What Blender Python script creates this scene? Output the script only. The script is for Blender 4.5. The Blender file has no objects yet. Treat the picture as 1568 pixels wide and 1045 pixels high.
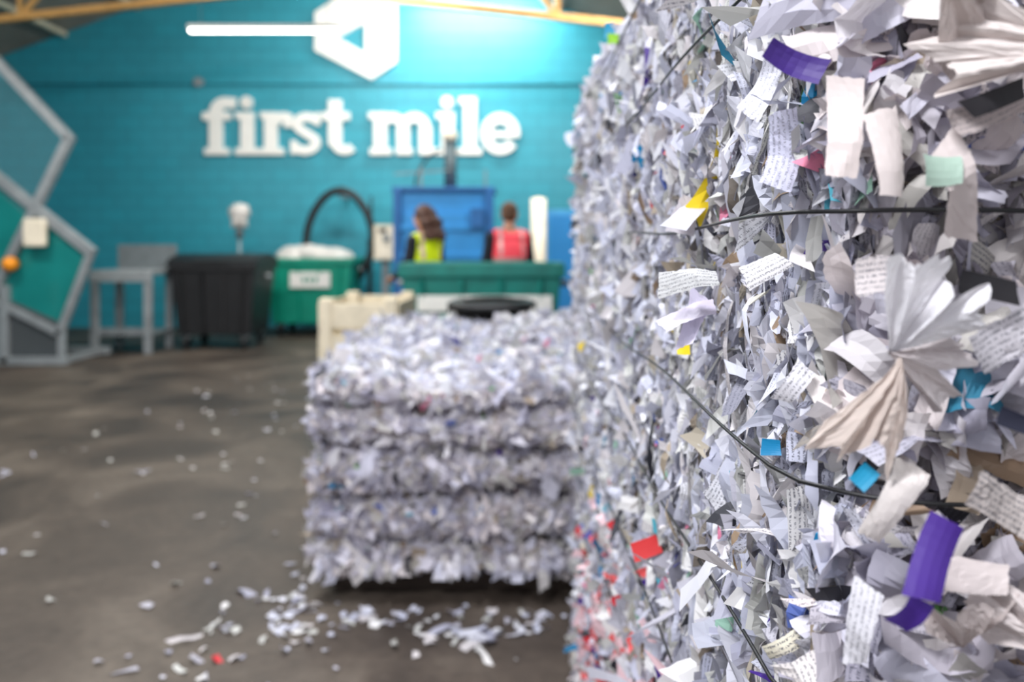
import bpy, bmesh, math, random
import numpy as np
from mathutils import Vector, Matrix
R = random.Random(7)
rng = np.random.default_rng(11)
scene = bpy.context.scene
COL = scene.collection
try:
    scene.view_settings.view_transform = 'Standard'
    scene.view_settings.look = 'None'
    scene.view_settings.exposure = 0.0
except Exception: pass

def s2l(c):
    return tuple((x/255/12.92 if x/255 <= 0.04045 else ((x/255+0.055)/1.055)**2.4) for x in c)

# ------------------------------------------------------------- materials
def mat(name, rgb, rough=0.6, metal=0.0, var=0.12, scale=8.0, bump=0.0, emit=None, estr=0, alpha=1.0, rgb2=None):
    m = bpy.data.materials.new(name); m.use_nodes = True
    nt = m.node_tree; b = nt.nodes['Principled BSDF']
    c = s2l(rgb)
    tc = nt.nodes.new('ShaderNodeTexCoord')
    n = nt.nodes.new('ShaderNodeTexNoise'); n.inputs['Scale'].default_value = scale; n.inputs['Detail'].default_value = 6
    nt.links.new(tc.outputs['Object'], n.inputs['Vector'])
    r = nt.nodes.new('ShaderNodeValToRGB')
    r.color_ramp.elements[0].position = 0.3; r.color_ramp.elements[1].position = 0.7
    if rgb2: c2 = s2l(rgb2)
    else: c2 = tuple(min(1, x*(1+var)) for x in c)
    r.color_ramp.elements[0].color = (*[x*(1-var) for x in c], 1)
    r.color_ramp.elements[1].color = (*c2, 1)
    nt.links.new(n.outputs['Fac'], r.inputs['Fac'])
    nt.links.new(r.outputs['Color'], b.inputs['Base Color'])
    b.inputs['Roughness'].default_value = rough; b.inputs['Metallic'].default_value = metal
    if bump:
        bp = nt.nodes.new('ShaderNodeBump'); bp.inputs['Strength'].default_value = bump; bp.inputs['Distance'].default_value = 0.02
        nt.links.new(n.outputs['Fac'], bp.inputs['Height']); nt.links.new(bp.outputs['Normal'], b.inputs['Normal'])
    if emit:
        b.inputs['Emission Color'].default_value = (*emit, 1); b.inputs['Emission Strength'].default_value = estr
    if alpha < 1: b.inputs['Alpha'].default_value = alpha
    return m

def paper_mat(name):
    m = bpy.data.materials.new(name); m.use_nodes = True
    nt = m.node_tree; N = nt.nodes; L = nt.links
    b = N['Principled BSDF']; out = N['Material Output']
    a = N.new('ShaderNodeAttribute'); a.attribute_name = 'Col'
    f = N.new('ShaderNodeAttribute'); f.attribute_name = 'fuv'
    sp = N.new('ShaderNodeSeparateXYZ'); L.new(f.outputs['Vector'], sp.inputs[0])
    def math_(op, x, y=None, z=None):
        n = N.new('ShaderNodeMath'); n.operation = op
        for i, v in enumerate((x, y, z)):
            if v is None: continue
            if isinstance(v, (int, float)): n.inputs[i].default_value = v
            else: L.new(v, n.inputs[i])
        return n.outputs[0]
    row = math_('DIVIDE', sp.outputs[1], 0.0036)
    fr = math_('FRACT', math_('ADD', row, 1000.0)); fl = math_('FLOOR', row)
    band = math_('GREATER_THAN', fr, 0.55)
    cb = N.new('ShaderNodeCombineXYZ')
    L.new(math_('MULTIPLY', sp.outputs[0], 1000.0), cb.inputs[0]); L.new(math_('MULTIPLY', fl, 7.31), cb.inputs[1]); L.new(sp.outputs[2], cb.inputs[2])
    cb2 = N.new('ShaderNodeVectorMath'); cb2.operation = 'ADD'
    cc = N.new('ShaderNodeCombineXYZ'); L.new(math_('MULTIPLY', fr, 2.2), cc.inputs[1])
    L.new(cb.outputs[0], cb2.inputs[0]); L.new(cc.outputs[0], cb2.inputs[1])
    no = N.new('ShaderNodeTexNoise'); no.inputs['Scale'].default_value = 1.0; no.inputs['Detail'].default_value = 1
    L.new(cb2.outputs[0], no.inputs['Vector'])
    let = math_('GREATER_THAN', no.outputs['Fac'], 0.5)
    k = math_('MULTIPLY', math_('MULTIPLY', band, let), a.outputs['Alpha'])
    k = math_('MULTIPLY', k, 0.8)
    mx = N.new('ShaderNodeMix'); mx.data_type = 'RGBA'
    L.new(k, mx.inputs[0]); L.new(a.outputs['Color'], mx.inputs[6]); mx.inputs[7].default_value = (0.06, 0.06, 0.09, 1)
    L.new(mx.outputs[2], b.inputs['Base Color'])
    b.inputs['Roughness'].default_value = 0.55
    tr = N.new('ShaderNodeBsdfTranslucent'); L.new(mx.outputs[2], tr.inputs['Color'])
    ms = N.new('ShaderNodeMixShader'); ms.inputs[0].default_value = 0.24
    L.new(b.outputs[0], ms.inputs[1]); L.new(tr.outputs[0], ms.inputs[2]); L.new(ms.outputs[0], out.inputs['Surface'])
    return m

M_paper = paper_mat('shredded_paper')
M_core = mat('compressed_paper_gap_shade', (66, 60, 62), 0.9, var=0.6, scale=60, bump=0.8)  # core coloured dark to paint the shade in gaps between flakes
M_wire = mat('baling_wire', (30, 30, 32), 0.45, 0.3)
M_white = mat('white_sign', (240, 240, 236), 0.5, var=0.02)
M_galv = mat('galvanised_steel', (150, 156, 160), 0.45, 0.3, var=0.15)
M_grey = mat('grey_paint', (120, 128, 132), 0.5, 0.2)
M_black = mat('black_plastic', (24, 25, 28), 0.45, var=0.2)
M_rub = mat('rubber', (30, 34, 38), 0.6)
M_green = mat('green_plastic', (0, 150, 125), 0.45, var=0.12, scale=3)
M_dgreen = mat('weathered_green_plastic', (14, 122, 112), 0.5, var=0.25, scale=5)
M_blue = mat('blue_machine_paint', (30, 125, 190), 0.45, var=0.1, scale=3)
M_dblue = mat('dark_blue_paint', (16, 85, 145), 0.5)
M_wood = mat('pale_wood', (226, 214, 188), 0.7, var=0.1, scale=12)
M_dwood = mat('dark_wood', (50, 38, 30), 0.8, var=0.3)
M_beam = mat('painted_beam', (214, 164, 96), 0.7)
M_cream = mat('cream_card', (236, 226, 206), 0.7)
M_bag = mat('white_bag', (226, 222, 218), 0.5, bump=0.6, scale=6)
M_orange = mat('orange_plastic', (245, 150, 20), 0.4)
M_tealp = mat('teal_tinted_panel', (24, 138, 134), 0.3, scale=2, alpha=0.75)
M_glass = mat('clear_panel', (120, 170, 180), 0.1, alpha=0.12)
M_mesh = mat('dark_grille', (70, 76, 80), 0.6, scale=40)
M_red = mat('hi_vis_coral', (255, 85, 98), 0.7, emit=s2l((255, 75, 90)), estr=0.35)  # emission added so the fluorescent cloth glows, though it is no lamp
M_yel = mat('hi_vis_yellow', (215, 235, 20), 0.7, emit=s2l((205, 230, 10)), estr=0.22)  # cloth gets an added glow of its own through emission
M_refl = mat('reflective_tape', (235, 195, 195), 0.3, 0.1)
M_dark = mat('dark_clothing', (28, 30, 42), 0.85)
M_skin = mat('skin', (205, 150, 125), 0.5, var=0.06)
M_hairb = mat('brown_hair', (74, 40, 26), 0.55, var=0.4, scale=30, bump=0.6)
M_hairs = mat('short_brown_hair', (100, 66, 44), 0.6, var=0.3, scale=40, bump=0.6)
M_eye = mat('eye', (235, 235, 235), 0.2)
M_pupil = mat('pupil', (30, 20, 15), 0.2)
M_lip = mat('lips', (170, 85, 80), 0.4)
M_tube = mat('led_tube', (255, 255, 255), 0.3, emit=(1, 0.96, 0.84), estr=8)

def wall_mat():
    m = bpy.data.materials.new('teal_blockwork'); m.use_nodes = True
    nt = m.node_tree; N = nt.nodes; L = nt.links; b = N['Principled BSDF']
    tc = N.new('ShaderNodeTexCoord')
    sep = N.new('ShaderNodeSeparateXYZ'); cmb = N.new('ShaderNodeCombineXYZ'); ad = N.new('ShaderNodeMath'); ad.operation = 'ADD'
    L.new(tc.outputs['Object'], sep.inputs[0]); L.new(sep.outputs[0], ad.inputs[0]); L.new(sep.outputs[1], ad.inputs[1])
    L.new(ad.outputs[0], cmb.inputs[0]); L.new(sep.outputs[2], cmb.inputs[1])
    br = N.new('ShaderNodeTexBrick'); br.inputs['Scale'].default_value = 1.0
    br.inputs['Brick Width'].default_value = 0.45; br.inputs['Row Height'].default_value = 0.225; br.inputs['Mortar Size'].default_value = 0.01
    c = s2l((46, 162, 184))
    br.inputs['Color1'].default_value = (*c, 1); br.inputs['Color2'].default_value = (c[0]*1.15, c[1]*0.93, c[2]*0.93, 1)
    br.inputs['Mortar'].default_value = (c[0]*0.75, c[1]*0.75, c[2]*0.75, 1)
    L.new(cmb.outputs[0], br.inputs['Vector'])
    no = N.new('ShaderNodeTexNoise'); no.inputs['Scale'].default_value = 1.2; no.inputs['Detail'].default_value = 5; L.new(tc.outputs['Object'], no.inputs['Vector'])
    mx = N.new('ShaderNodeMix'); mx.data_type = 'RGBA'; mx.blend_type = 'MULTIPLY'; mx.inputs[0].default_value = 0.25
    L.new(br.outputs['Color'], mx.inputs[6]); L.new(no.outputs['Fac'], mx.inputs[7]); L.new(mx.outputs[2], b.inputs['Base Color'])
    bp = N.new('ShaderNodeBump'); bp.inputs['Strength'].default_value = 0.5; bp.inputs['Distance'].default_value = 0.012; bp.invert = True
    L.new(br.outputs['Fac'], bp.inputs['Height']); L.new(bp.outputs['Normal'], b.inputs['Normal'])
    b.inputs['Roughness'].default_value = 0.5
    return m
M_wall = wall_mat()

def floor_mat():
    m = bpy.data.materials.new('worn_concrete'); m.use_nodes = True
    nt = m.node_tree; N = nt.nodes; L = nt.links; b = N['Principled BSDF']
    tc = N.new('ShaderNodeTexCoord')
    n1 = N.new('ShaderNodeTexNoise'); n1.inputs['Scale'].default_value = 1.3; n1.inputs['Detail'].default_value = 9; n1.inputs['Distortion'].default_value = 0.8
    n2 = N.new('ShaderNodeTexNoise'); n2.inputs['Scale'].default_value = 22; n2.inputs['Detail'].default_value = 6
    L.new(tc.outputs['Object'], n1.inputs['Vector']); L.new(tc.outputs['Object'], n2.inputs['Vector'])
    r = N.new('ShaderNodeValToRGB'); e = r.color_ramp.elements
    e[0].position = 0.32; e[0].color = (*s2l((48, 41, 37)), 1); e[1].position = 0.74; e[1].color = (*s2l((100, 91, 82)), 1)
    k = e.new(0.52); k.color = (*s2l((72, 63, 56)), 1)
    L.new(n1.outputs['Fac'], r.inputs['Fac'])
    mx = N.new('ShaderNodeMix'); mx.data_type = 'RGBA'; mx.blend_type = 'OVERLAY'; mx.inputs[0].default_value = 0.4
    L.new(r.outputs['Color'], mx.inputs[6]); L.new(n2.outputs['Fac'], mx.inputs[7]); L.new(mx.outputs[2], b.inputs['Base Color'])
    rr = N.new('ShaderNodeMapRange'); rr.inputs[3].default_value = 0.42; rr.inputs[4].default_value = 0.7; L.new(n1.outputs['Fac'], rr.inputs[0]); L.new(rr.outputs[0], b.inputs['Roughness'])
    b.inputs['Specular IOR Level'].default_value = 0.35
    bp = N.new('ShaderNodeBump'); bp.inputs['Strength'].default_value = 0.35; bp.inputs['Distance'].default_value = 0.012
    L.new(n2.outputs['Fac'], bp.inputs['Height']); L.new(bp.outputs['Normal'], b.inputs['Normal'])
    return m
M_floor = floor_mat()
M_roof = mat('roof_sheet', (126, 128, 122), 0.8, var=0.15, scale=3)
M_side = mat('side_wall_paint', (150, 156, 158), 0.7, scale=2)

# ------------------------------------------------------------- helpers
def empty(name, loc=(0, 0, 0), rot=0):
    e = bpy.data.objects.new(name, None); COL.objects.link(e); e.location = loc; e.rotation_euler = (0, 0, rot); e.empty_display_size = 0.1
    return e
def mesh_obj(name, bm, m, parent=None, bevel=0, smooth=False, mats=None):
    me = bpy.data.meshes.new(name); bm.to_mesh(me); bm.free()
    o = bpy.data.objects.new(name, me); COL.objects.link(o)
    for x in (mats or [m]): me.materials.append(x)
    if parent: o.parent = parent
    if smooth:
        for p in me.polygons: p.use_smooth = True
    if bevel:
        b = o.modifiers.new('bevel', 'BEVEL'); b.width = bevel; b.segments = 2; b.limit_method = 'ANGLE'
    return o
def box(name, c, s, m, parent=None, bevel=0.005, taper=1.0, rot=None):
    bm = bmesh.new(); bmesh.ops.create_cube(bm, size=1)
    for v in bm.verts:
        t = taper if v.co.z < 0 else 1.0
        v.co = Vector((v.co.x*s[0]*t, v.co.y*s[1]*t, v.co.z*s[2]))
    if rot: bmesh.ops.transform(bm, matrix=Matrix.Rotation(rot[1], 4, rot[0]), verts=bm.verts)
    bmesh.ops.translate(bm, vec=Vector(c), verts=bm.verts)
    return mesh_obj(name, bm, m, parent, bevel)
def add_cone(bm, p1, p2, r1, r2, seg=20, caps=True):
    p1 = Vector(p1); p2 = Vector(p2); d = p2-p1
    q = d.to_track_quat('Z', 'Y').to_matrix().to_4x4()
    bmesh.ops.create_cone(bm, cap_ends=caps, segments=seg, radius1=r1, radius2=r2, depth=d.length, matrix=Matrix.Translation((p1+p2)/2) @ q)
def add_sph(bm, c, r, M=None, seg=20):
    if isinstance(r, (int, float)): r = (r, r, r)
    m = Matrix.Translation(Vector(c)) @ Matrix.Diagonal((r[0], r[1], r[2], 1))
    if M: m = M @ m
    bmesh.ops.create_uvsphere(bm, u_segments=seg, v_segments=seg//2+2, radius=1, matrix=m)
def cyl(name, p1, p2, r, m, parent=None, r2=None, seg=24, bevel=0.0):
    bm = bmesh.new(); add_cone(bm, p1, p2, r, r if r2 is None else r2, seg)
    o = mesh_obj(name, bm, m, parent, bevel)
    for p in o.data.polygons: p.use_smooth = len(p.vertices) == 4
    return o
def beam(name, p1, p2, w, m, parent=None, h=None):
    p1 = Vector(p1); p2 = Vector(p2); d = p2-p1; h = h or w
    bm = bmesh.new(); bmesh.ops.create_cube(bm, size=1)
    q = d.to_track_quat('Z', 'Y').to_matrix().to_4x4()
    bmesh.ops.transform(bm, matrix=Matrix.Translation((p1+p2)/2) @ q @ Matrix.Diagonal((w, h, d.length+w*0.5, 1)), verts=bm.verts)
    return mesh_obj(name, bm, m, parent, 0.004)
def curve(name, pts, r, m, parent=None, cyclic=False, smooth=True):
    cu = bpy.data.curves.new(name, 'CURVE'); cu.dimensions = '3D'; cu.bevel_depth = r; cu.bevel_resolution = 4
    s = cu.splines.new('NURBS' if smooth else 'POLY'); s.points.add(len(pts)-1)
    for i, p in enumerate(pts): s.points[i].co = (*p, 1)
    if smooth: s.order_u = 4; s.use_endpoint_u = True
    s.use_cyclic_u = cyclic
    o = bpy.data.objects.new(name, cu); COL.objects.link(o); cu.materials.append(m)
    if parent: o.parent = parent
    return o
def prism(name, poly, y0, y1, m, parent=None, bevel=0):
    bm = bmesh.new()
    a = [bm.verts.new((x, y0, z)) for x, z in poly]; b = [bm.verts.new((x, y1, z)) for x, z in poly]
    bm.faces.new(a); bm.faces.new(b[::-1])
    n = len(poly)
    for i in range(n): bm.faces.new((a[i], b[i], b[(i+1) % n], a[(i+1) % n]))
    bmesh.ops.recalc_face_normals(bm, faces=bm.faces)
    return mesh_obj(name, bm, m, parent, bevel)

# ------------------------------------------------------------- room shell
XL, XR, YB, YF = -9.6, 4.0, 13.5, -3.0
XRG = -2.8
ROOF = lambda x: 6.78-0.37*abs(x-XRG)
prism('wall_back', [(XL, 0), (XR, 0), (XR, ROOF(XR)), (XRG, ROOF(XRG)), (XL, ROOF(XL))], YB, YB+0.25, M_wall)
box('wall_left', (XL-0.1, (YB+YF)/2, ROOF(XL)/2), (0.2, YB-YF, ROOF(XL)), M_wall, bevel=0)
box('wall_right', (XR+0.1, (YB+YF)/2, ROOF(XR)/2), (0.2, YB-YF, ROOF(XR)), M_side, bevel=0)
box('floor', ((XL+XR)/2, (YB+YF)/2-1, -0.1), (XR-XL+0.4, YB-YF+2.5, 0.2), M_floor, bevel=0)
bm = bmesh.new()
for side in (-1, 1):
    x0, x1 = (XL-0.2, XRG) if side < 0 else (XRG, XR+0.2)
    prev = None
    n = int((YB+0.25-YF)/0.05)
    for i in range(n+1):
        y = YF+i*0.05; dz = 0.025*math.sin(y*2*math.pi/0.2)
        a = bm.verts.new((x0, y, ROOF(x0)+dz+0.03)); b = bm.verts.new((x1, y, ROOF(x1)+dz+0.03))
        if prev: bm.faces.new((prev[0], prev[1], b, a))
        prev = (a, b)
mesh_obj('ceiling', bm, M_roof)
rf = empty('roof_truss')
for y in (10.0, 4.5, -0.5):
    zc = 4.62
    pl, pr, pc = (XL+0.02, y, 3.89), (XR-0.02, y, 3.89), (XRG, y, zc)
    for k, (a, b) in enumerate(((pl, pc), (pc, pr))): beam('chord', a, b, 0.085, M_beam, rf)
    for sg in (-1, 1):
        ex = XL+0.05 if sg < 0 else XR-0.05
        beam('rafter', (ex, y, ROOF(ex)-0.12), (XRG, y, ROOF(XRG)-0.12), 0.1, M_beam, rf)
        for t in (0.25, 0.5, 0.75):
            xa = XRG+(ex-XRG)*t; xb = XRG+(ex-XRG)*(t-0.2)
            za = zc+(3.89-zc)*t
            beam('web', (xa, y, za), (xb, y, ROOF(xb)-0.15), 0.055, M_beam, rf)
            beam('strut', (xa, y, za), (xa, y, ROOF(xa)-0.15), 0.055, M_beam, rf)
for t in (0.12, 0.3, 0.48, 0.66, 0.84):
    for sg in (-1, 1):
        ex = XL if sg < 0 else XR
        x = ex+(XRG-ex)*t
        beam('purlin', (x, YF, ROOF(x)-0.05), (x, YB-0.05, ROOF(x)-0.05), 0.08, M_wood, rf)

cd = empty('wall_conduit', (0, 0, 0))
cyl('pipe', (XL+0.05, YB-0.02, 4.13), (3.9, YB-0.02, 4.13), 0.014, mat('conduit_paint', (26, 122, 142)), cd)
cyl('junction_box', (-5.29, YB-0.09, 4.16), (-5.29, YB, 4.16), 0.075, M_galv, cd)

# ------------------------------------------------------------- wall lettering
K = 1/90.4
sign = empty('wall_lettering', (-5.22, YB-0.03, 2.93))
def letter(name, ox, strokes):
    bm = bmesh.new()
    for si, st in enumerate(strokes):
        yf = -0.05-0.0015*si
        pts = [Vector((p[0], p[1])) for p in st[0]]; ws = st[1]
        if not isinstance(ws, (list, tuple)): ws = [ws]*len(pts)
        Ls, Rs = [], []
        for i, p in enumerate(pts):
            d = (pts[min(i+1, len(pts)-1)]-pts[max(i-1, 0)]).normalized(); n = Vector((-d.y, d.x))
            Ls.append(p+n*ws[i]/2); Rs.append(p-n*ws[i]/2)
        def mk(v, y): return bm.verts.new(((v.x+ox)*K, y, v.y*K))
        F = [(mk(a, yf), mk(b, yf), mk(a, 0.029), mk(b, 0.029)) for a, b in zip(Ls, Rs)]
        for i in range(len(F)-1):
            a, b = F[i], F[i+1]
            for q in ((a[0], b[0], b[1], a[1]), (a[2], a[3], b[3], b[2]), (a[0], a[2], b[2], b[0]), (a[1], b[1], b[3], a[3])): bm.faces.new(q)
        for e in (F[0], F[-1]): bm.faces.new((e[0], e[1], e[3], e[2]))
    bmesh.ops.recalc_face_normals(bm, faces=bm.faces)
    mesh_obj(name, bm, M_white, sign)
def arc(cx, cy, rx, ry, a0, a1, n=14):
    return [(cx+rx*math.cos(math.radians(a0+(a1-a0)*i/n)), cy+ry*math.sin(math.radians(a0+(a1-a0)*i/n))) for i in range(n+1)]
S = 20
bar = lambda x0, x1, y, w=11: ([(x0, y), (x1, y)], w)
ste = lambda x, y0, y1, w=S: ([(x, y0), (x, y1)], w)
letter('letter_f', 0, [ste(20, 0, 62), (arc(34, 62, 14, 18, 180, 75)+[(50, 79)], [20, 20, 20, 19, 19, 19, 18, 18, 17, 17, 16, 16, 16, 16, 16, 16]), bar(0, 42, 59, 12), bar(3, 40, 5, 10)])
letter('letter_i', 50, [ste(18, 0, 65), bar(0, 20, 60, 10), bar(0, 37, 5, 10), (arc(17, 80, 4.5, 4.5, 0, 360), 10)])
letter('letter_r', 88, [ste(16, 0, 65), bar(0, 18, 60, 10), bar(0, 36, 5, 10), (arc(36, 44, 14, 14, 170, 60), 14), ste(42, 42, 62, 13)])
letter('letter_s', 134, [(arc(25, 47, 15, 11, 20, 220)+arc(22, 18.5, 17, 12, 50, -160)[1:], 13.5), ste(41, 45, 64, 8), ste(4.5, 1, 22, 8)])
letter('letter_t', 180, [ste(22, 14, 84, 20), bar(2, 44, 59, 12), (arc(37, 20, 14.5, 13, 190, 320), 14)])
letter('letter_m', 253, [ste(18, 0, 65), bar(0, 20, 60, 10), bar(2, 35, 5, 10), (arc(36, 41, 17, 16, 150, 0), 15), ste(53, 0, 42, 19), bar(42, 67, 5, 10),
                  (arc(70, 41, 17, 16, 150, 0), 15), ste(87, 0, 42, 19), bar(77, 103, 5, 10)])
letter('letter_i', 356, [ste(18, 0, 65), bar(0, 20, 60, 10), bar(0, 36, 5, 10), (arc(17, 80, 4.5, 4.5, 0, 360), 10)])
letter('letter_l', 390, [ste(18, 0, 88), bar(1, 20, 83, 10), bar(0, 36, 5, 10)])
letter('letter_e', 424, [(arc(30, 32, 22, 24, 5, 325, 24), 16), bar(12, 58, 31, 10), ([(52, 28), (54, 36)], 13)])

lg = empty('hexagon_wall_logo', (0, YB-0.03, 0))
def W(px, py): return ((px-784)*K, 1.35+(380-py)*K)
o6 = [W(483, 20), W(545, -22), W(608, 6), W(608, 96), W(570, 122), W(483, 78)]
i3 = [W(518, 58), W(560, 36), W(560, 82)]
bm = bmesh.new()
def lv(p, y): return bm.verts.new((p[0], y, p[1]))
fo = [lv(p, -0.05) for p in o6]; fi = [lv(p, -0.05) for p in i3]; bo = [lv(p, 0.029) for p in o6]; bi = [lv(p, 0.029) for p in i3]
for A, I in ((fo, fi), (bo, bi)):
    for q in ((A[0], A[1], I[1], I[0]), (A[1], A[2], I[1]), (A[2], A[3], I[2], I[1]), (A[3], A[4], I[2]), (A[4], A[5], I[0], I[2]), (A[5], A[0], I[0])): bm.faces.new(q)
for A, B in ((fo, bo), (fi, bi)):
    n = len(A)
    for i in range(n): bm.faces.new((A[i], A[(i+1) % n], B[(i+1) % n], B[i]))
bmesh.ops.recalc_face_normals(bm, faces=bm.faces)
mesh_obj('hexagon', bm, M_white, lg)

# ------------------------------------------------------------- flakes
PAL_W = np.array([s2l(c) for c in ((226, 226, 238), (236, 236, 242), (210, 212, 230), (192, 190, 202), (240, 238, 238), (224, 218, 220), (180, 180, 198), (216, 218, 234), (206, 206, 202))])
PAL_C = np.array([s2l(c) for c in ((20, 130, 180), (235, 205, 40), (215, 50, 60), (60, 60, 130), (235, 140, 170), (110, 170, 100), (40, 120, 150), (90, 180, 200), (150, 190, 170), (90, 110, 180), (74, 44, 140))])
PAL_D = np.array([s2l(c) for c in ((34, 34, 42), (150, 128, 106), (112, 104, 96), (70, 70, 76), (204, 194, 176), (172, 158, 140), (185, 182, 172), (140, 140, 150), (160, 160, 172))])
def colours(N, pc=0.02, pd=0.07, tint=(1, 1, 1), pr=0.25, lo=.68):
    c = PAL_W[rng.integers(0, len(PAL_W), N)]*rng.uniform(lo, 1.06, (N, 1))
    k = rng.random(N)
    a = k < pc; c[a] = PAL_C[rng.integers(0, len(PAL_C), a.sum())]
    b = (k >= pc) & (k < pc+pd); c[b] = PAL_D[rng.integers(0, len(PAL_D), b.sum())]
    c = c*np.array(tint)
    al = ((rng.random(N) < pr) & (k > pc)).astype(float)*rng.uniform(0.4, 1, N)
    return np.concatenate([np.clip(c, 0, 0.93), al[:, None]], 1)
def norm(a): return a/np.maximum(np.linalg.norm(a, axis=-1, keepdims=True), 1e-9)
def grid_mesh(name, co, fuv, cols, F, parent, smooth=False, m=None):
    N, Mv = co.shape[:2]
    me = bpy.data.meshes.new(name); me.vertices.add(N*Mv); me.vertices.foreach_set('co', co.reshape(-1).astype(np.float32))
    nfc = len(F); me.loops.add(nfc*4); me.loops.foreach_set('vertex_index', F.reshape(-1).astype(np.int32))
    me.polygons.add(nfc); me.polygons.foreach_set('loop_start', (np.arange(nfc)*4).astype(np.int32))
    try: me.polygons.foreach_set('loop_total', np.full(nfc, 4, dtype=np.int32))
    except Exception: pass
    me.update(calc_edges=True); me.polygons.foreach_set('use_smooth', np.full(nfc, smooth))
    ca = me.attributes.new('Col', 'FLOAT_COLOR', 'POINT'); ca.data.foreach_set('color', np.repeat(cols, Mv, axis=0).reshape(-1).astype(np.float32))
    fa = me.attributes.new('fuv', 'FLOAT_VECTOR', 'POINT'); fa.data.foreach_set('vector', fuv.reshape(-1).astype(np.float32))
    o = bpy.data.objects.new(name, me); COL.objects.link(o); me.materials.append(m or M_paper)
    if parent: o.parent = parent
    return o
def quads(nu, nv):
    i, j = np.meshgrid(np.arange(nu-1), np.arange(nv-1), indexing='ij'); i = i.ravel(); j = j.ravel()
    return np.stack([i*nv+j, (i+1)*nv+j, (i+1)*nv+j+1, i*nv+j+1], 1)
def flakes(name, P, Wn, size, cols, parent, ref=None, nu=4, nv=3, curl=0.35, fold=0.25, nf=2, jit=0.1, smooth=False, tap=.28, shr=.22, twist=0):
    N = len(P); Wn = norm(Wn)
    if ref is None: ref = rng.normal(size=(N, 3))
    U = norm(ref-(ref*Wn).sum(1, keepdims=True)*Wn); V = np.cross(Wn, U)
    uu, vv = np.meshgrid(np.linspace(-1, 1, nu), np.linspace(-1, 1, nv), indexing='ij'); uu = uu.ravel()[None]; vv = vv.ravel()[None]
    Mv = uu.shape[1]
    a = size[:, 0:1]/2; b = size[:, 1:2]/2; mn = np.minimum(a, b)
    r = lambda s: rng.uniform(-s, s, (N, 1))
    x = a*uu*(1+r(tap)*vv)+r(shr)*b*vv; y = b*vv*(1+r(tap)*uu)+r(shr)*b*uu**2
    x = x+rng.normal(size=(N, Mv))*jit*a*2/nu; y = y+rng.normal(size=(N, Mv))*jit*b*2/nv
    z = r(curl)*uu**2*a+r(curl)*vv**2*b+r(curl*.7)*uu*vv*mn
    for k in range(nf):
        th = rng.uniform(0, math.pi, (N, 1)); of = r(.9)
        z = z+r(fold)*mn*np.abs(np.cos(th)*uu*a/mn*.7+np.sin(th)*vv*b/mn*.7-of*a/mn*.6)
    z = z-z.mean(1, keepdims=True)
    fu = np.stack([x, y, np.repeat(rng.uniform(0, 500, (N, 1)), Mv, 1)], -1)
    if twist:
        an = r(twist)*uu; y, z = y*np.cos(an)-z*np.sin(an), y*np.sin(an)+z*np.cos(an)
    co = P[:, None]+x[..., None]*U[:, None]+y[..., None]*V[:, None]+z[..., None]*Wn[:, None]
    co[..., 2] = np.maximum(co[..., 2], 0.001)
    F = (np.arange(N)[:, None, None]*Mv+quads(nu, nv)[None]).reshape(-1, 4)
    return grid_mesh(name, co, fu, cols, F, parent, smooth)
def fan(name, knot, a0, a1, L, pleats, amp, col, parent, pr=0, lift=-.3, nr=16, seed=0, cr=.25):
    """a crushed sheet with irregular creases gathered towards a pinched corner"""
    g = np.random.default_rng(seed); nt = pleats*7+1
    wv = g.uniform(.35, 1.6, nt-1); cw = np.concatenate([[0], np.cumsum(wv)]); cw /= cw[-1]
    th = np.radians(a0+(a1-a0)*cw); r = np.linspace(0.02, 1, nr)
    rim = np.interp(np.linspace(0, 1, nt), np.linspace(0, 1, pleats+3), g.uniform(.5, 1.0, pleats+3))*(1+g.normal(0, .02, nt))
    rr, tt = np.meshgrid(r, np.arange(nt), indexing='ij')
    kn = np.sort(g.uniform(0, 1, pleats*2)); hv = np.concatenate([[0], g.uniform(-1, 1, pleats*2), [0]])
    prof = np.interp(cw, np.concatenate([[0], kn, [1]]), hv)
    Lr = L*rim[tt]*rr
    x = Lr*np.cos(th[tt]); z = Lr*np.sin(th[tt])
    y = -amp*1.5*prof[tt]*rr**.7+lift*Lr*(1-.9*rr)
    for k in range(12):
        an = g.uniform(0, math.pi); of = g.uniform(-.6, .6)*L
        y = y+g.uniform(-cr, cr)*np.abs(x*math.cos(an)+z*math.sin(an)-of)*rr**.5
    y = y+g.normal(0, .0005, x.shape)
    y = y-np.maximum(0, y.max()-.02)
    y = np.maximum(y, -.035)
    co = np.stack([knot[0]+x, knot[1]+y, knot[2]+z], -1).reshape(1, -1, 3)
    fu = np.stack([x, z, np.full_like(x, seed*3.1)], -1).reshape(1, -1, 3)
    return grid_mesh(name, co, fu, np.array([[*s2l(col), pr]]), quads(nr, nt), parent, False)

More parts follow.
